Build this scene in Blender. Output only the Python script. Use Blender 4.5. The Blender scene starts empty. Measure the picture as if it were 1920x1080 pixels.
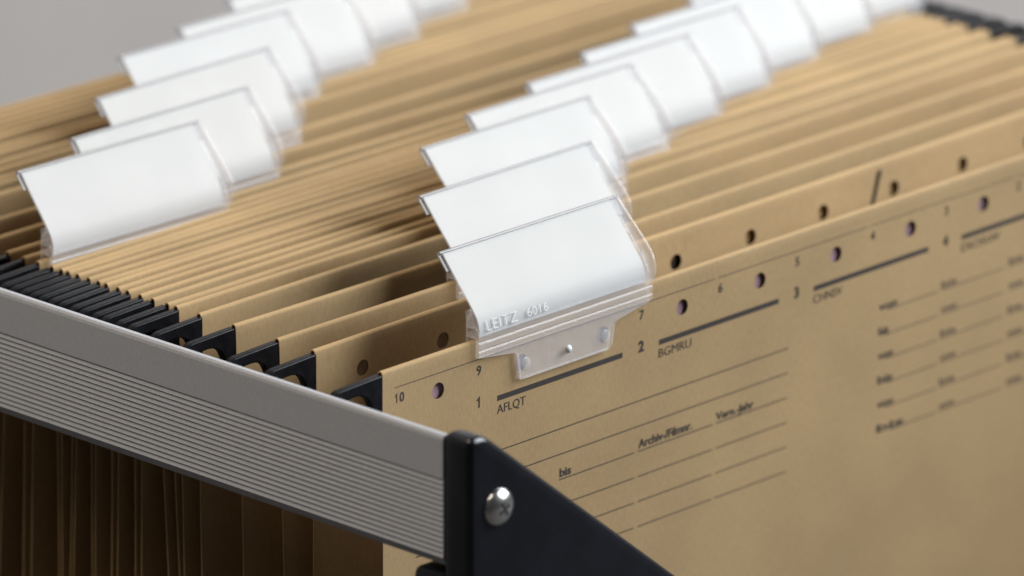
import bpy, bmesh, math, random
from mathutils import Matrix, Vector
random.seed(7)
S = bpy.context.scene
COL = S.collection
PI = math.pi

# ------------------------------------------------------------------ camera
YAW, PITCH, ROLL = -0.8098, -0.3246, 0.0025
fw = Vector((-math.sin(YAW)*math.cos(PITCH), math.cos(YAW)*math.cos(PITCH), math.sin(PITCH)))
rt = Vector((math.cos(YAW), math.sin(YAW), 0)); up = rt.cross(fw)
r2 = math.cos(ROLL)*rt + math.sin(ROLL)*up; u2 = -math.sin(ROLL)*rt + math.cos(ROLL)*up
camd = bpy.data.cameras.new('camera'); cam = bpy.data.objects.new('camera', camd); COL.objects.link(cam)
m = Matrix((r2, u2, -fw)).transposed().to_4x4(); m.translation = Vector((-1.2367, -1.2232, 0.6079))
cam.matrix_world = m
camd.sensor_width = 36; camd.lens = 254.5; camd.clip_start = 0.05; camd.clip_end = 60
camd.dof.use_dof = True; camd.dof.focus_distance = 1.872; camd.dof.aperture_fstop = 10.5
S.camera = cam

# ------------------------------------------------------------------ light
W = bpy.data.worlds.new('World'); S.world = W; W.use_nodes = True
bg = W.node_tree.nodes['Background']; bg.inputs[0].default_value = (1.0, 0.97, 0.95, 1); bg.inputs[1].default_value = 0.035
def area(name, loc, target, size, power, col):
    d = bpy.data.lights.new(name, 'AREA'); d.shape = 'RECTANGLE'; d.size, d.size_y = size; d.energy = power; d.color = col
    o = bpy.data.objects.new(name, d); COL.objects.link(o); o.location = loc
    o.rotation_euler = (Vector(target)-Vector(loc)).to_track_quat('-Z', 'Y').to_euler(); return o
area('window_light', (1.44, -0.86, 0.97), (0.12, 0.06, 0), (1.35, 1.1), 70, (0.89, 0.945, 1.0))
area('fill_light', (-0.78, 0.30, 1.60), (0.06, 0.08, 0), (0.9, 0.9), 23, (1.0, 0.90, 0.77))  # unseen fill lamp, added to brighten the rail's left face
vs = S.view_settings; vs.view_transform = 'Standard'; vs.look = 'None'; vs.exposure = 0.08; vs.gamma = 1; vs.use_curve_mapping = False

# ------------------------------------------------------------------ materials
def mat(name, col, rough=0.5, metal=0.0, spec=0.5):
    M = bpy.data.materials.new(name); M.use_nodes = True
    b = M.node_tree.nodes['Principled BSDF']
    b.inputs['Base Color'].default_value = (*col, 1); b.inputs['Roughness'].default_value = rough
    b.inputs['Metallic'].default_value = metal; b.inputs['Specular IOR Level'].default_value = spec
    return M
def nodes(M): return M.node_tree.nodes, M.node_tree.links, M.node_tree.nodes['Principled BSDF']
def noisy(M, c1, c2, scale, bump=0.0, bscale=None, stretch=(1, 1, 1), dist=0.0001, detail=4, lo=0.35, hi=0.65):
    n, l, b = nodes(M)
    tc = n.new('ShaderNodeTexCoord'); mp = n.new('ShaderNodeMapping'); mp.inputs['Scale'].default_value = stretch
    l.new(tc.outputs['Object'], mp.inputs[0])
    t = n.new('ShaderNodeTexNoise'); t.inputs['Scale'].default_value = scale; t.inputs['Detail'].default_value = detail
    l.new(mp.outputs[0], t.inputs['Vector'])
    r = n.new('ShaderNodeValToRGB'); r.color_ramp.elements[0].position = lo; r.color_ramp.elements[1].position = hi
    r.color_ramp.elements[0].color = (*c1, 1); r.color_ramp.elements[1].color = (*c2, 1)
    l.new(t.outputs[0], r.inputs[0]); l.new(r.outputs[0], b.inputs['Base Color'])
    if bump:
        t2 = n.new('ShaderNodeTexNoise'); t2.inputs['Scale'].default_value = bscale or scale; t2.inputs['Detail'].default_value = 3
        l.new(mp.outputs[0], t2.inputs['Vector'])
        bp = n.new('ShaderNodeBump'); bp.inputs['Strength'].default_value = bump; bp.inputs['Distance'].default_value = dist
        l.new(t2.outputs[0], bp.inputs['Height']); l.new(bp.outputs[0], b.inputs['Normal'])
    return M

def paper(name, k=1.0):
    M = mat(name, (0.5, 0.33, 0.15), 0.75, 0, 0.25); n, l, b = nodes(M)
    tc = n.new('ShaderNodeTexCoord')
    oi = n.new('ShaderNodeObjectInfo')
    ad = n.new('ShaderNodeVectorMath'); ad.operation = 'ADD'; l.new(tc.outputs['Object'], ad.inputs[0]); l.new(oi.outputs['Location'], ad.inputs[1])
    mp = n.new('ShaderNodeMapping'); mp.inputs['Scale'].default_value = (1, 1, 0.35); l.new(ad.outputs[0], mp.inputs[0])
    fine = n.new('ShaderNodeTexNoise'); fine.inputs['Scale'].default_value = 1500; fine.inputs['Detail'].default_value = 3; l.new(mp.outputs[0], fine.inputs['Vector'])
    big = n.new('ShaderNodeTexNoise'); big.inputs['Scale'].default_value = 26; big.inputs['Detail'].default_value = 3; l.new(ad.outputs[0], big.inputs['Vector'])
    ra = n.new('ShaderNodeValToRGB'); ra.color_ramp.elements[0].position = 0.2; ra.color_ramp.elements[1].position = 0.8
    ra.color_ramp.elements[0].color = (0.395*k, 0.265*k, 0.128*k, 1); ra.color_ramp.elements[1].color = (0.485*k, 0.337*k, 0.175*k, 1)
    l.new(fine.outputs[0], ra.inputs[0])
    rb = n.new('ShaderNodeValToRGB'); rb.color_ramp.elements[0].position = 0.3; rb.color_ramp.elements[1].position = 0.7
    rb.color_ramp.elements[0].color = (0.87, 0.865, 0.86, 1); rb.color_ramp.elements[1].color = (1.02, 1.01, 0.995, 1)
    l.new(big.outputs[0], rb.inputs[0])
    mx = n.new('ShaderNodeMixRGB'); mx.blend_type = 'MULTIPLY'; mx.inputs[0].default_value = 1
    l.new(ra.outputs[0], mx.inputs[1]); l.new(rb.outputs[0], mx.inputs[2])
    # each folder its own slight tone
    hs = n.new('ShaderNodeHueSaturation'); mr = n.new('ShaderNodeMapRange')
    mr.inputs['To Min'].default_value = 0.93; mr.inputs['To Max'].default_value = 1.05
    l.new(oi.outputs['Random'], mr.inputs['Value']); l.new(mr.outputs[0], hs.inputs['Value']); l.new(mx.outputs[0], hs.inputs['Color'])
    l.new(hs.outputs[0], b.inputs['Base Color'])
    bp = n.new('ShaderNodeBump'); bp.inputs['Strength'].default_value = 0.22; bp.inputs['Distance'].default_value = 0.00010
    l.new(fine.outputs[0], bp.inputs['Height'])
    b2 = n.new('ShaderNodeBump'); b2.inputs['Strength'].default_value = 0.5; b2.inputs['Distance'].default_value = 0.0012
    sw = n.new('ShaderNodeTexNoise'); sw.inputs['Scale'].default_value = 22; sw.inputs['Detail'].default_value = 1; l.new(ad.outputs[0], sw.inputs['Vector'])
    l.new(sw.outputs[0], b2.inputs['Height']); l.new(bp.outputs[0], b2.inputs['Normal']); l.new(b2.outputs[0], b.inputs['Normal'])
    return M
M_paper = paper('kraft_card')
M_black = noisy(mat('black_hook_plastic', (0.012,)*3, 0.34, 0, 0.15), (0.005, 0.005, 0.006), (0.010, 0.010, 0.012), 300, 0.15, 900)
M_plate = noisy(mat('black_painted_metal', (0.008, 0.009, 0.012), 0.27, 0, 0.45), (0.004, 0.005, 0.008), (0.007, 0.008, 0.012), 120, 0.12, 1400, dist=0.00005)
M_rail = noisy(mat('grey_anodised_metal', (0.3,)*3, 0.5, 0.0), (0.385, 0.395, 0.425), (0.43, 0.44, 0.47), 1300, 0.10, 1700, dist=0.00004)
M_screw = noisy(mat('zinc_screw', (0.8,)*3, 0.24, 1.0), (0.72, 0.70, 0.66), (0.86, 0.85, 0.83), 500)
M_recess_shade = mat('recess_shade_paint', (0.02, 0.02, 0.02), 0.6)  # near-black colour standing in for shade inside the slit and screw recess
M_ink = noisy(mat('printing_ink', (0.02,)*3, 0.6), (0.028, 0.022, 0.02), (0.05, 0.04, 0.034), 1800)
M_ink2 = noisy(mat('thin_printing_ink', (0.05,)*3, 0.6), (0.06, 0.045, 0.032), (0.10, 0.075, 0.055), 1800)
M_mauve = noisy(mat('mauve_bar', (0.22, 0.13, 0.15), 0.45), (0.30, 0.18, 0.22), (0.38, 0.24, 0.28), 400)
M_metalbar = noisy(mat('steel_bar', (0.5, 0.5, 0.5), 0.22, 0.9), (0.22, 0.20, 0.20), (0.34, 0.32, 0.31), 300)
M_card = noisy(mat('white_label_card', (0.82,)*3, 0.95, 0, 0.0), (0.585, 0.585, 0.575), (0.615, 0.615, 0.605), 60, 0.1, 900, dist=0.00004)
n, l, b = nodes(M_card); src = b.inputs['Base Color'].links[0].from_socket
oi = n.new('ShaderNodeObjectInfo'); tr = n.new('ShaderNodeValToRGB')
tr.color_ramp.elements[0].color = (1, 0.985, 0.955, 1); tr.color_ramp.elements[1].color = (1.0, 1.0, 1.0, 1)
l.new(oi.outputs['Random'], tr.inputs[0]); mm = n.new('ShaderNodeMixRGB'); mm.blend_type = 'MULTIPLY'; mm.inputs[0].default_value = 1
l.new(src, mm.inputs[1]); l.new(tr.outputs[0], mm.inputs[2]); l.new(mm.outputs[0], b.inputs['Base Color'])
M_wall = noisy(mat('pale_wall_paint', (0.5,)*3, 0.9), (0.355, 0.318, 0.295), (0.39, 0.352, 0.328), 9, 0.1, 200, dist=0.001)
M_floor = noisy(mat('grey_surface', (0.22,)*3, 0.8), (0.030, 0.028, 0.028), (0.042, 0.040, 0.039), 30)
def clear(name, fac, base, rough, tcol, spec=0.35, bump=0.10):
    M = bpy.data.materials.new(name); M.use_nodes = True; n, l, b = nodes(M)
    b.inputs['Base Color'].default_value = (*base, 1); b.inputs['Roughness'].default_value = rough; b.inputs['Specular IOR Level'].default_value = spec
    tn = n.new('ShaderNodeTexNoise'); tn.inputs['Scale'].default_value = 240; tc = n.new('ShaderNodeTexCoord'); l.new(tc.outputs['Object'], tn.inputs['Vector'])
    bp = n.new('ShaderNodeBump'); bp.inputs['Strength'].default_value = bump; bp.inputs['Distance'].default_value = 0.0003
    l.new(tn.outputs[0], bp.inputs['Height']); l.new(bp.outputs[0], b.inputs['Normal'])
    t = n.new('ShaderNodeBsdfTransparent'); t.inputs[0].default_value = (*tcol, 1)
    mx = n.new('ShaderNodeMixShader'); mx.inputs[0].default_value = fac
    l.new(t.outputs[0], mx.inputs[1]); l.new(b.outputs[0], mx.inputs[2]); l.new(mx.outputs[0], n['Material Output'].inputs[0])
    return M
M_film = clear('clear_film', 0.12, (0.88, 0.88, 0.89), 0.8, (0.985, 0.985, 0.985), 0.0)
M_clear = clear('clear_moulded_plastic', 0.21, (0.95, 0.93, 0.925), 0.12, (0.985, 0.98, 0.98), 0.7, 0.7)
M_rim = clear('clear_rim_plastic', 0.6, (0.43, 0.415, 0.42), 0.25, (0.93, 0.93, 0.93), 0.5)

# ------------------------------------------------------------------ helpers
def mobj(name, bm, material, parent=None, smooth=False, loc=(0, 0, 0)):
    me = bpy.data.meshes.new(name); bmesh.ops.recalc_face_normals(bm, faces=bm.faces)
    if smooth: bmesh.ops.split_edges(bm, edges=[e for e in bm.edges if len(e.link_faces) == 2 and e.calc_face_angle(0) > 0.7])
    bm.to_mesh(me); bm.free()
    me.materials.append(material)
    if smooth:
        for p in me.polygons: p.use_smooth = True
    return link(name, me, parent, loc)
def link(name, me, parent=None, loc=(0, 0, 0)):
    o = bpy.data.objects.new(name, me); COL.objects.link(o); o.location = loc
    if parent: o.parent = parent
    return o
def empty(name, loc, label, cat, group=None):
    o = bpy.data.objects.new(name, None); COL.objects.link(o); o.location = loc; o.empty_display_size = 0.01
    o['label'] = label; o['category'] = cat
    if group: o['group'] = group
    return o
def bevel(o, w, seg=3, ang=0.5):
    b = o.modifiers.new('bevel', 'BEVEL'); b.width = w; b.segments = seg; b.limit_method = 'ANGLE'; b.angle_limit = ang
    b.harden_normals = False
    for p in o.data.polygons: p.use_smooth = True
    e = o.modifiers.new('split', 'EDGE_SPLIT'); e.split_angle = 0.6
def box(bm, x0, x1, y0, y1, z0, z1):
    v = [bm.verts.new((x, y, z)) for x in (x0, x1) for y in (y0, y1) for z in (z0, z1)]
    for f in ((0, 1, 3, 2), (4, 6, 7, 5), (0, 4, 5, 1), (2, 3, 7, 6), (0, 2, 6, 4), (1, 5, 7, 3)): bm.faces.new([v[i] for i in f])
def prism(bm, pts, axis, a, b):
    """closed outline pts extruded from a to b along axis; pts hold the two other coordinates in order"""
    def P(p, q): return {0: (q, p[0], p[1]), 1: (p[0], q, p[1]), 2: (p[0], p[1], q)}[axis]
    A = [bm.verts.new(P(p, a)) for p in pts]; B = [bm.verts.new(P(p, b)) for p in pts]
    bm.faces.new(A); bm.faces.new(B[::-1]); n = len(pts)
    for i in range(n): bm.faces.new((A[i], A[(i+1) % n], B[(i+1) % n], B[i]))
def rounded(pts, r, seg=4):
    """round the corners of a closed outline"""
    out = []; n = len(pts)
    for i in range(n):
        p0, p, p1 = Vector(pts[i-1]), Vector(pts[i]), Vector(pts[(i+1) % n])
        rr = r[i] if isinstance(r, (list, tuple)) else r
        if rr <= 0: out.append(tuple(p)); continue
        d0 = (p0-p); d1 = (p1-p); q = min(rr, d0.length*.45, d1.length*.45)
        a = p+d0.normalized()*q; b = p+d1.normalized()*q
        for k in range(seg+1):
            t = k/seg; out.append(tuple(a*(1-t)**2+p*2*t*(1-t)+b*t*t))
    return out
def disc(bm, cx, cz, y0, y1, r, seg=16):
    prism(bm, [(cx+r*math.cos(2*PI*i/seg), cz+r*math.sin(2*PI*i/seg)) for i in range(seg)], 1, y0, y1)

# ------------------------------------------------------------------ setting
bm = bmesh.new(); box(bm, -6, 6, -4, 0.62, -0.34, -0.30)
o = mobj('ground', bm, M_floor); o['kind'] = 'structure'
bm = bmesh.new(); box(bm, -6, 6, 0.62, 0.72, -0.34, 3.2)
o = mobj('wall', bm, M_wall); o['kind'] = 'structure'

# ------------------------------------------------------------------ frame with rails
FW = 0.341                         # width of a folder
XR = -0.026                        # outer face of the side rail
Y0, Y1 = -0.0466, 0.262             # rail ends
frame = empty('filing_frame', (0.17, 0.1, -0.30), 'grey ribbed metal rails and black screwed front plate carrying the hanging folders', 'frame')
def fr(o):
    o.parent = frame; o.matrix_parent_inverse = Matrix.Translation((-0.17, -0.1, 0.30)); return o
def rail_profile():
    p = [(-.0232, .0006), (-.0240, .0011), (-.0252, .0011), (-.0258, .0006), (XR, -.0002), (XR, -.0104)]
    z = -.0104; n = 15; pitch = (.0312-.0104)/n
    for i in range(n):
        p += [(XR+.00062, z-.06*pitch), (XR+.00062, z-.15*pitch), (XR+.00038, z-.22*pitch), (XR, z-pitch)]; z -= pitch
    p += [(XR+.0004, -.0318), (XR+.0016, -.0336), (XR+.0040, -.0342), (-.0125, -.0342), (-.0125, -.0047), (-.0140, -.0047), (-.0140, -.0300), (-.0232, -.0300)]
    return p
for side in (0, 1):
    bm = bmesh.new(); pr = rail_profile()
    if side: pr = [(FW-x, min(z, -.0070) if x < -.0230 else z) for x, z in pr[2:]]
    prism(bm, pr, 1, Y0, Y1)
    fr(mobj('side_rail', bm, M_rail))
# front plate with the slanting top
yf0, yf1 = -0.0562, Y0
out = [(XR, -.30), (XR, .0022), (-.0205, .0022), (.115, -.1058), (FW-.02, -.1058), (FW+.004, -.0350), (FW-XR, -.0350), (FW-XR, -.30)]
bm = bmesh.new(); prism(bm, rounded(out, [0, .004, .003, .02, .02, .003, .004, 0], 6), 1, yf0, yf1)
plate = fr(mobj('front_plate', bm, M_plate)); bevel(plate, .0028, 5, 0.6)
bm = bmesh.new(); prism(bm, rounded([(XR, -.30), (XR, -.060), (FW-XR, -.060), (FW-XR, -.30)], [0, .004, .004, 0], 5), 1, Y1, Y1+.0095)
bplate = fr(mobj('back_plate', bm, M_plate)); bevel(bplate, .002, 3, 0.6)
bm = bmesh.new(); prism(bm, rounded([(Y0, -.0360), (Y0, -.058), (-.041, -.058), (-.034, -.045), (-.036, -.0360)], [0, 0, .003, .004, .002], 4), 0, XR+.0010, -.015)
br = fr(mobj('corner_bracket', bm, M_plate)); bevel(br, .001, 2, 0.6)
# screw on the front plate: dome with a near-black cross painting the shade of its recess
def screw(x, z):
    bm = bmesh.new(); R, Hh, seg, rings = .0050, .0026, 28, 7
    prof = [(R*math.cos(a), Hh*math.sin(a)) for a in [i/rings*PI/2 for i in range(rings+1)]]
    prev = None
    for r, h in [(R, -.0002)]+prof:
        if r < 1e-5:
            c = bm.verts.new((x, yf0-h, z))
            for i in range(seg): bm.faces.new((prev[i], prev[(i+1) % seg], c))
        else:
            ring = [bm.verts.new((x+r*math.cos(2*PI*i/seg), yf0-h, z+r*math.sin(2*PI*i/seg))) for i in range(seg)]
            if prev:
                for i in range(seg): bm.faces.new((prev[i], prev[(i+1) % seg], ring[(i+1) % seg], ring[i]))
            prev = ring
    s = mobj('screw', bm, M_screw, smooth=True)
    bm = bmesh.new(); w, L = .00042, .0019; c, sn = math.cos(.5), math.sin(.5)
    pts = [(-w, L), (w, L), (w, w), (L, w), (L, -w), (w, -w), (w, -L), (-w, -L), (-w, -w), (-L, -w), (-L, w), (-w, w)]
    prism(bm, [(x+a*c-b*sn, z+a*sn+b*c) for a, b in pts], 1, yf0-Hh-.00003, yf0-.0015)
    k = mobj('cross_recess_shade', bm, M_recess_shade, s)
    fr(s)
screw(-.0162, -.0178); screw(FW+.0162, -.0500)

# ------------------------------------------------------------------ folder pieces
H = 0.235; RR = 0.0009; TH = 0.0003
HS = 0.031; HX0 = 0.0203; HZ = -0.0102; HR = 0.00225
def wave(x, v): return [0.0, .0006*math.sin(x*17+1), .0008*math.sin(x*13+3.4), .0007*math.sin(x*21+5)][v]
def panel_mesh(name, v, HX0, HS, HZ, bulge):
    """card panel whose top is folded over the hanger bar, punched with round holes"""
    bm = bmesh.new()
    xs = [0, .0095]
    k = 0
    while HX0+k*HS+.0045 < FW: 
        c = HX0+k*HS; xs += [c-.0045, c+.0045]; 
        if c+HS/2 < FW-.006: xs.append(c+HS/2)
        k += 1
    xs = sorted(set(xs)); xs.append(FW)
    nh = k
    # rows along the profile, front bottom -> top arc -> hem
    rows = [(0, -H), (0, -.12), (0, -.06), (0, -.045), (0, -.035), (0, -.0250), (0, HZ-.0045), (0, HZ+.0045), (0, -.0030), (0, -RR)]
    for i in range(1, 7):
        a = PI*i/6; rows.append((RR-RR*math.cos(a), -RR+RR*math.sin(a)))
    rows += [(2*RR, HZ+.0045), (2*RR, HZ-.0045), (2*RR, -.0250)]
    def V(x, r): 
        y, z = r
        t = min(1, max(0, -z/.055)); t = t*t*(3-2*t)
        return (x, y+wave(x, v)*(1+4*min(1, -z/.12))+bulge*t, z)
    grid = [[bm.verts.new(V(x, r)) for x in xs] for r in rows]
    ih = 6
    for j in range(len(rows)-1):
        for i in range(len(xs)-1):
            q = (grid[j][i], grid[j][i+1], grid[j+1][i+1], grid[j+1][i])
            if j == ih and abs((xs[i+1]-xs[i])-.009) < 1e-6:
                cx = (xs[i]+xs[i+1])/2; n = 20
                ring = [bm.verts.new(V(cx+HR*math.cos(2*PI*t/n), (0, HZ+HR*math.sin(2*PI*t/n)))) for t in range(n)]
                # corners at angles 225,315,45,135
                cor = [q[2], q[3], q[0], q[1]]          # 45,135,225,315
                def sec(t): return int(((t/n*360-45) % 360)//90)
                for c in range(4):
                    # between corner c (45+90c) and corner c+1
                    t0 = round(n*(45+90*c)/360); t1 = round(n*(135+90*c)/360)
                    arc = [ring[t % n] for t in range(t0, t1+1)]
                    bm.faces.new([cor[c]] + arc + [cor[(c+1) % 4]]) if False else None
                    a0, a1 = cor[c], cor[(c+1) % 4]
                    mid = len(arc)//2
                    for t in range(len(arc)-1):
                        bm.faces.new((a0 if t < mid else a1, arc[t+1], arc[t]))
                    bm.faces.new((a0, a1, arc[mid]))
            else: bm.faces.new(q)
    bmesh.ops.recalc_face_normals(bm, faces=bm.faces)
    # make sure the outside is the -Y face of the front layer
    bm.faces.ensure_lookup_table()
    if bm.faces[0].normal.y > 0: bmesh.ops.reverse_faces(bm, faces=bm.faces)
    me = bpy.data.meshes.new(name); bm.to_mesh(me); bm.free(); me.materials.append(M_paper)
    for p in me.polygons: p.use_smooth = True
    return me
PANELS = [panel_mesh('card_panel', 0, HX0, HS, HZ, 0)] + [panel_mesh('card_panel', 1+v % 3, HX0, HS, HZ, b_) for v, b_ in enumerate((.0001, .0006, .0011, .0017, .0021, .0009))]
PANELS += [panel_mesh('card_panel', 1, .0178, .0301, -.0093, 0)] + [panel_mesh('card_panel', 1+v % 3, .0178, .0301, -.0093, b_) for v, b_ in enumerate((-.0021, -.0016, -.0011, -.0004, -.0001, -.0003))]
PICK = [random.randrange(6) for _ in range(18)]
def add_panel(name, v, parent, loc, ax):
    o = link(name, PANELS[v], parent, loc); o.rotation_euler = (ax, 0, 0)
    s = o.modifiers.new('card', 'SOLIDIFY'); s.thickness = TH; s.offset = -1
    e = o.modifiers.new('split', 'EDGE_SPLIT'); e.split_angle = 0.7
    return o
# hanger bar
bm = bmesh.new(); box(bm, -.001, FW+.001, .00105, .00135, -.017, -.0012); BAR = None
bar0 = mobj('hanger_bar', bm, M_metalbar); BAR = bar0.data; bpy.data.objects.remove(bar0)
BAR2 = BAR.copy(); BAR2.materials.clear(); BAR2.materials.append(M_mauve)
hp = [(.0, -.0008), (-.0165, -.0014), (-.0196, -.0044), (-.0208, -.0092), (-.0192, -.0096), (-.0172, -.0060), (-.0150, -.0046),
      (-.0085, -.0043), (-.0055, -.0056), (-.0038, -.0090), (-.0036, -.0185), (.0, -.0185)]
hp = rounded(hp, [.0005, .0012, .0012, .0008, .0008, .001, .0008, .0018, .0015, .001, .001, .0005], 3)
def hook_mesh(mirror):
    bm = bmesh.new(); prism(bm, [((FW-x) if mirror else x, z) for x, z in hp], 1, -.00025, .00215)
    bmesh.ops.recalc_face_normals(bm, faces=bm.faces)
    es = [e for e in bm.edges if abs(e.verts[0].co.y-e.verts[1].co.y) < 1e-7]
    bmesh.ops.bevel(bm, geom=es, offset=.0008, segments=3, affect='EDGES', clamp_overlap=True)
    bmesh.ops.split_edges(bm, edges=[e for e in bm.edges if len(e.link_faces) == 2 and e.calc_face_angle(0) > 0.7])
    me = bpy.data.meshes.new('hook'); bm.to_mesh(me); bm.free(); me.materials.append(M_black)
    for p in me.polygons: p.use_smooth = len(p.vertices) == 4
    return me
HOOKS = [hook_mesh(False), hook_mesh(True)]

Y = [0, 23.8, 37.6, 53.6, 65.8, 74.5, 79, 84.5, 88, 92.8, 96.5, 101, 104.7, 108.5, 112, 115.7, 119.5, 123.2, 128.2, 133.7, 139.3, 150.5, 163.5, 180, 187, 190.8, 194.6,
     200, 206.5, 211, 217.5, 221.3, 225.2, 229.2, 233.2, 237.2]
Y = [y/1000 for y in Y]
off = [0, 0, -5, 0, -7, -6.5, -6, -6, 0, 1.5, 2.5, 4.5, 5, 6.5, 6.5, 8.5, 8, 10, 10, 12, 12, 12.5, 11, 5, 9, 9, 10, 8, 9, 8, 8, 8, 7, 7, 7, 7]
off = [v if k < 8 else v+(1.2 if k % 2 == 0 else -1.2)+random.uniform(-.3, .3) for k, v in enumerate(off)]
SK = [0, .010, .004, -.004, .005, 0, -.004, .003, -.003, .002] + [random.uniform(-.003, .003) for _ in range(40)]
ordw = ['', 'second', 'third', 'fourth', 'fifth', 'sixth', 'seventh', 'eighth', 'ninth', 'tenth', 'eleventh', 'twelfth', 'thirteenth', 'fourteenth', 'fifteenth', 'sixteenth', 'seventeenth', 'eighteenth']
folders = []
for i in range(18):
    a, b = 2*i, 2*i+1
    lab = ('tan kraft hanging folder with printed form and holes, directly behind the black front plate' if i == 0 else
           'tan kraft hanging folder, last one against the wall behind' if i == 17 else
           'tan kraft hanging folder, %s counting back from the printed front folder' % ordw[i])
    f = empty('hanging_folder', (0, Y[a], 0), lab, 'folder', 'hanging folders on the rails')
    dy = Y[b]-Y[a]
    A, B = off[a]/1000/H, off[b]/1000/H
    p1 = add_panel('front_panel', 0 if i == 0 else 1+PICK[i], f, (0, 0, 0), A)
    p2 = add_panel('back_panel', 7 if i == 0 else 8+PICK[i], f, (0, dy, 0), B)
    for o, k in ((p1, a), (p2, b)): o.rotation_euler.z = SK[k]
    for (p, k, yy, ax) in ((p1, a, 0, A), (p2, b, dy, B)):
        hb = link('hanger_bar', BAR2 if k == 0 else BAR, f, (0, yy, 0)); hb.rotation_euler.z = SK[k]
        for h in HOOKS: link('hook', h, hb)
    # fold at the bottom joining both panels
    ya = H*math.sin(A); yb = dy+H*math.sin(B)
    bm = bmesh.new(); n = 6; z0 = -H*math.cos(A)+.0001
    T1 = [(ya+(yb-ya)*t/n, z0-.010*math.sin(PI*t/n)) for t in range(n+1)]
    T2 = [(y_, z_-TH) for y_, z_ in T1]
    prism(bm, T1+T2[::-1], 0, .0005, FW-.0005)
    mobj('bottom_fold', bm, M_paper, f)
    folders.append((f, p1, p2))

# ------------------------------------------------------------------ printing on the front folder
P1 = folders[0][1]
def strips(name, rects, m_):
    bm = bmesh.new()
    for x0, x1, z0, z1 in rects: box(bm, x0, x1, -.00006, .00002, z0, z1)
    return mobj(name, bm, m_, P1)
for k in range(5):
    x = .0423+.062*k; strips('printed_bar', [(x, min(x+.0477, FW-.001), -.01855, -.0171)], M_ink)
def one(cx, zb, cap, w):
    bm = bmesh.new(); st = w
    pts = [(cx+st*.9, zb), (cx+st*.9, zb+cap), (cx+st*.15, zb+cap), (cx-st*.5, zb+cap*.84), (cx-st*1.5, zb+cap*.76), (cx-st*1.5, zb+cap*.63), (cx-st*.1, zb+cap*.67), (cx-st*.1, zb)]
    prism(bm, pts, 1, -.00007, .00002); return mobj('printed_text', bm, M_ink, P1)
def text(s, x, z, cap, width=None, bold=0.0, m_=M_ink, centre=False, parent=P1, y=-.00007, name='printed_text', extrude=0.0, rot=PI/2):
    c = bpy.data.curves.new(name, 'FONT'); c.body = s; c.size = cap/0.72; c.extrude = extrude; c.offset = bold; c.resolution_u = 3
    t = bpy.data.objects.new('tmp', c); COL.objects.link(t)
    bpy.context.view_layer.update()
    me = bpy.data.meshes.new_from_object(t.evaluated_get(bpy.context.evaluated_depsgraph_get()))
    bpy.data.objects.remove(t)
    xs = [v.co.x for v in me.vertices]; x0, x1 = min(xs), max(xs)
    sx = width/(x1-x0) if width else 1
    sh = (x0+x1)/2 if centre else x0
    for v in me.vertices: v.co.x = (v.co.x-sh)*sx
    me.materials.clear(); me.materials.append(m_)
    o = link(name, me, parent, (x, y, z)); o.rotation_euler = (rot, 0, 0)
    return o
for k in range(10):
    if k == 0: one(.0050, -.0096, .0026, .00030); text('0', .0070, -.0096, .0026, .0017, .00006, centre=True)
    elif k == 9: one(.0044+k*HS, -.0096, .0026, .0003)
    elif k != 2: text(str(10-k), .0044+k*HS, -.0096, .0026, None, .00006, centre=True)
for k in range(5):
    if k == 0: one(.0353, -.0186, .0030, .00046)
    else: text(str(k+1), .0353+.062*k, -.0186, .0030, None, .00018, centre=True)
for k, (s, w) in enumerate((('AFLQT', .0107), ('BGMRU', .0128), ('CHNSV', .0118), ('DIOStW', .0165), ('EKPXZ', .0125))):
    text(s, .0422+.062*k, -.0221, .0025, w, 0, M_ink)
strips('printed_line', [(.0044, .126, -.00545, -.00525), (.1275, .188, -.00545, -.00525), (.1895, .25, -.00545, -.00525), (.2515, .335, -.00545, -.00525)], M_ink2)
for k in range(6):
    z = -.0323-.0071*k
    if k < 2: R_ = [(.012, .1562)]
    elif k == 2: R_ = [(.012, .058), (.0658, .0949), (.0965, .1257), (.1272, .1561)]
    else: R_ = [(.012, .0949), (.0965, .1257), (.1272, .1560)]
    strips('printed_line', [(a, b, z-.00015, z+.00012) for a, b in R_], M_ink)
    z = -.0312-.0071*k
    wl = (.0075, .0042, .0062, .0062, .0066, .0112)[k]
    strips('printed_line', [(.1936+wl*.5, .2185, z-.00015, z+.00010), (.2200, .2470, z-.00015, z+.00010), (.2490, .3000, z-.00015, z+.0001)], M_ink2)
    text(('von', 'bis', 'von', 'bis', 'von', 'bis')[k], .1936, z+.0003, .0023, wl, .00008)
    text(('bis', 'von', 'bis', 'von', 'bis', 'von')[k], .2200, z+.0005, .0021, .0065, .00004, M_ink2)
    text(('bis', 'von', 'bis', 'von', 'bis', 'von')[k], .2490, z+.0005, .0021, .0065, .00004, M_ink2)
z = -.0323-.0142
text('bis', .0660, z+.0007, .0024, .0044, .00009)
text('Archiv-/Filmnr.', .0965, z+.0009, .0024, .0212, .00009)
text('Vern.-Jahr', .1272, z+.0008, .0022, .0152, .00009)
# slanting slit in the same folder's back panel: dark strip painting its shade
bm = bmesh.new(); prism(bm, [(.2219, -.0024), (.2228, -.0024), (.2196, -.0125), (.2187, -.0125)], 1, -.0012, -.0009)
sl = mobj('slit_shade', bm, M_recess_shade, folders[0][2])

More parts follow.
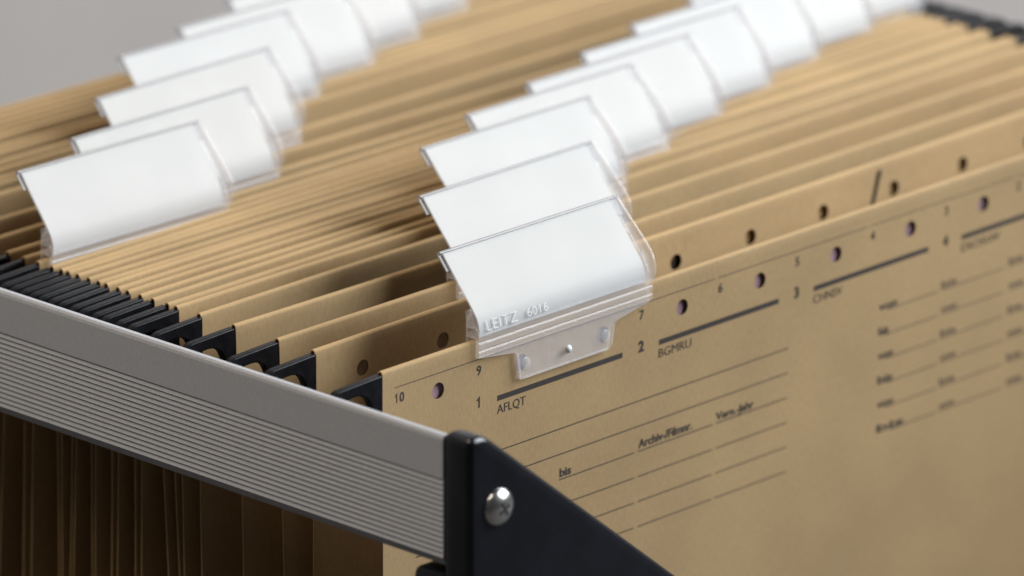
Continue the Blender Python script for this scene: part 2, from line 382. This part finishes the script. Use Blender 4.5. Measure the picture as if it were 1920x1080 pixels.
# ------------------------------------------------------------------ index tabs
PF = [(-.0016, -.0045), (-.0016, -.0012), (-.0016, .0012), (-.0014, .0036), (-.0006, .0060), (.0010, .0083), (.0035, .0113), (.0073, .0157), (.0117, .0210)]
def smooth_curve(P, n=4):
    out = []
    for i in range(len(P)-1):
        p0 = Vector(P[max(i-1, 0)]); p1 = Vector(P[i]); p2 = Vector(P[i+1]); p3 = Vector(P[min(i+2, len(P)-1)])
        for k in range(n):
            t = k/n; q = .5*((2*p1)+(-p0+p2)*t+(2*p0-5*p1+4*p2-p3)*t*t+(-p0+3*p1-3*p2+p3)*t**3); out.append((q.x, q.y))
    return out+[tuple(P[-1])]
def offset_curve(C, d):
    out = []
    for i, p in enumerate(C):
        a = Vector(C[max(i-1, 0)]); b = Vector(C[min(i+1, len(C)-1)]); t = (b-a).normalized(); out.append((p[0]+t.y*d, p[1]-t.x*d))
    return out
curve = smooth_curve(PF)
HW = .0330
# film: front sheet plus the lip folded behind the label
sheet = [p for p in curve if p[1] >= .0010]
top = Vector(sheet[-1]); tdir = (top-Vector(sheet[-2])).normalized(); nrm = Vector((tdir.y, -tdir.x))
arc = [tuple(top + nrm*.0007*(1-math.cos(a)) + tdir*.0007*math.sin(a)) for a in [PI*i/6 for i in range(1, 7)]]
back = [tuple(Vector(arc[-1])-tdir*d) for d in (.002, .0052)]
inner = offset_curve(sheet, .00028)
bm = bmesh.new(); prism(bm, sheet+inner[::-1], 0, -HW, HW)
film_me = mobj('film', bm, M_film, smooth=True); FILM = film_me.data; bpy.data.objects.remove(film_me)
rb = Vector((top.x, top.y))+tdir*.00003
lip = [tuple(rb), tuple(rb+nrm*.0010), tuple(rb+nrm*.0010-tdir*.0048), tuple(rb+nrm*.0014-tdir*.0048), tuple(rb+nrm*.0015+tdir*.0002), tuple(rb+nrm*.0011+tdir*.0008), tuple(rb+nrm*.0004+tdir*.0009), tuple(rb-nrm*.0001+tdir*.0004)]
bm = bmesh.new(); prism(bm, rounded(lip, [.0001, .0001, .0001, .0001, .0004, .0004, .0004, .0003], 3), 0, -HW-.0005, HW+.0003)
t_ = mobj('rim', bm, M_rim, smooth=True); RIM = t_.data; bpy.data.objects.remove(t_)
bm = bmesh.new()
lc = offset_curve([p for p in curve if p[1] >= .0012], .00036); lc2 = offset_curve(lc, .00016)
prism(bm, lc+lc2[::-1], 0, -HW+.0007, HW-.0024)
t_ = mobj('label_card', bm, M_card, smooth=True); CARD = t_.data; bpy.data.objects.remove(t_)
# moulded base: ridged body bridging over the panel top, rear legs
bm = bmesh.new()
body = [(-.0004, -.0046), (-.0014, -.0046), (-.0017, -.0042), (-.0017, -.0030), (-.0013, -.0026), (-.0017, -.0021), (-.0017, -.0008), (-.0013, -.0003), (-.0016, .0002), (-.0016, .0009),
        (-.0008, .0030), (.0002, .0030), (.0030, .0016), (.0032, .0006), (-.0004, .0005)]
prism(bm, body, 0, -HW, HW)
for s in (-1, 1):
    x0, x1 = sorted((s*HW, s*(HW-.0050)))
    prism(bm, rounded([(x0, -.0080), (x0, .0064), (x1, .0064), (x1, -.0080)], [.0003, .0022, .0022, .0003], 4), 1, .00225, .00315)
# fin behind the label along its left and right end
for s in (-1, 1):
    x0, x1 = sorted((s*HW, s*(HW-.0007)))
    prism(bm, [(-.0006, .0031), (.0030, .0031), (.0034, .0075), (.0018, .0082)], 0, x0+.00001, x1-.00001)
cs = [p for p in curve if p[1] >= .0010]; nc = len(cs)
co = [Vector(offset_curve(cs, -.0001-.0016*math.sin(PI*i/(nc-1)))[i]) for i in range(nc)]; ci = offset_curve(cs, .0022)
prism(bm, [tuple(p) for p in co]+ci[::-1], 0, HW+.00005, HW+.0006)
t_ = mobj('clip_base', bm, M_clear); BASE = t_.data; bpy.data.objects.remove(t_)
bm = bmesh.new()
fl = rounded([(-HW+.001, -.0047), (-.0188, -.0064), (-.0176, -.0143), (.0176, -.0143), (.0188, -.0072), (HW-.0002, -.0047)], [0, .0008, .0012, .0016, .0018, 0], 4)
prism(bm, fl, 1, -.0012, -.0004)
prism(bm, [(-.0187, -.0068), (-.0181, -.0068), (-.0170, -.0139), (-.0176, -.0141)], 1, -.0016, -.00121)
prism(bm, [(-.0165, -.0142), (-.0165, -.0137), (.0162, -.0137), (.0162, -.0142)], 1, -.0015, -.00121)
prism(bm, [(.0181, -.0080), (.0186, -.0080), (.0177, -.0128), (.0172, -.0128)], 1, -.0015, -.00121)
t_ = mobj('flange', bm, M_clear); FLANGE = t_.data; bpy.data.objects.remove(t_)
def dome(name, cx, cz, r, h, m_):
    bm = bmesh.new(); seg = 16; prev = None
    for k in range(5):
        a = k/4*PI/2; rr = r*math.cos(a); y = -.0012-h*math.sin(a)
        if k == 4:
            c = bm.verts.new((cx, y, cz))
            for i in range(seg): bm.faces.new((prev[i], prev[(i+1) % seg], c))
        else:
            ring = [bm.verts.new((cx+rr*math.cos(2*PI*i/seg), y, cz+rr*math.sin(2*PI*i/seg))) for i in range(seg)]
            if prev:
                for i in range(seg): bm.faces.new((prev[i], prev[(i+1) % seg], ring[(i+1) % seg], ring[i]))
            prev = ring
    o = mobj(name, bm, m_, smooth=True); me = o.data; bpy.data.objects.remove(o); return me
M_white = noisy(mat('white_plastic_pip', (0.85,)*3, 0.3), (0.80, 0.80, 0.80), (0.86, 0.86, 0.86), 300)
PIP = dome('pip', .0010, -.0103, .0011, .0009, M_white)
STUDS = [dome('stud', s*.0152, -.0104, .0019, .0004, M_clear) for s in (-1, 1)]
spec = [(2*i, 1+i) for i in range(9)] + [(18+2*i, i) for i in range(7)]
for n, (k, j) in enumerate(spec):
    i = k//2
    lab = ('white index tab with embossed lettering, clipped to the printed front folder' if i == 0 else
           'white index tab clipped to the %s folder counting back from the printed front one' % ordw[i])
    t = empty('index_tab', (0, 0, 0), lab, 'tab', 'white index tabs clipped to the folders')
    xc = .0358+HS*j
    y0 = Y[k] + xc*SK[k] + (wave(xc, 0 if i == 0 else 1+PICK[i] % 3))
    t.location = (xc, y0, 0)
    t.rotation_euler = (off[k]/1000/H+(random.uniform(-.035, .012) if i else 0), random.uniform(-.010, .010) if i else 0, SK[k])
    fo = link('film', FILM, t); link('label_card', CARD, t)
    link('rim', RIM, t)
    link('clip_base', BASE, t)
    flo = link('flange', FLANGE, t); link('pip', PIP, flo)
    for s in STUDS: link('stud', s, flo)
    if n == 0:
        text('LEITZ', -.0300, .0024, .0029, .0115, -.00007, M_white, parent=fo, y=-.00182, name='embossed_text', extrude=.00003, rot=PI/2-.24)
        text('6016', -.0150, .0026, .0024, .0078, -.00006, M_white, parent=fo, y=-.00187, name='embossed_text', extrude=.00003, rot=PI/2-.24)
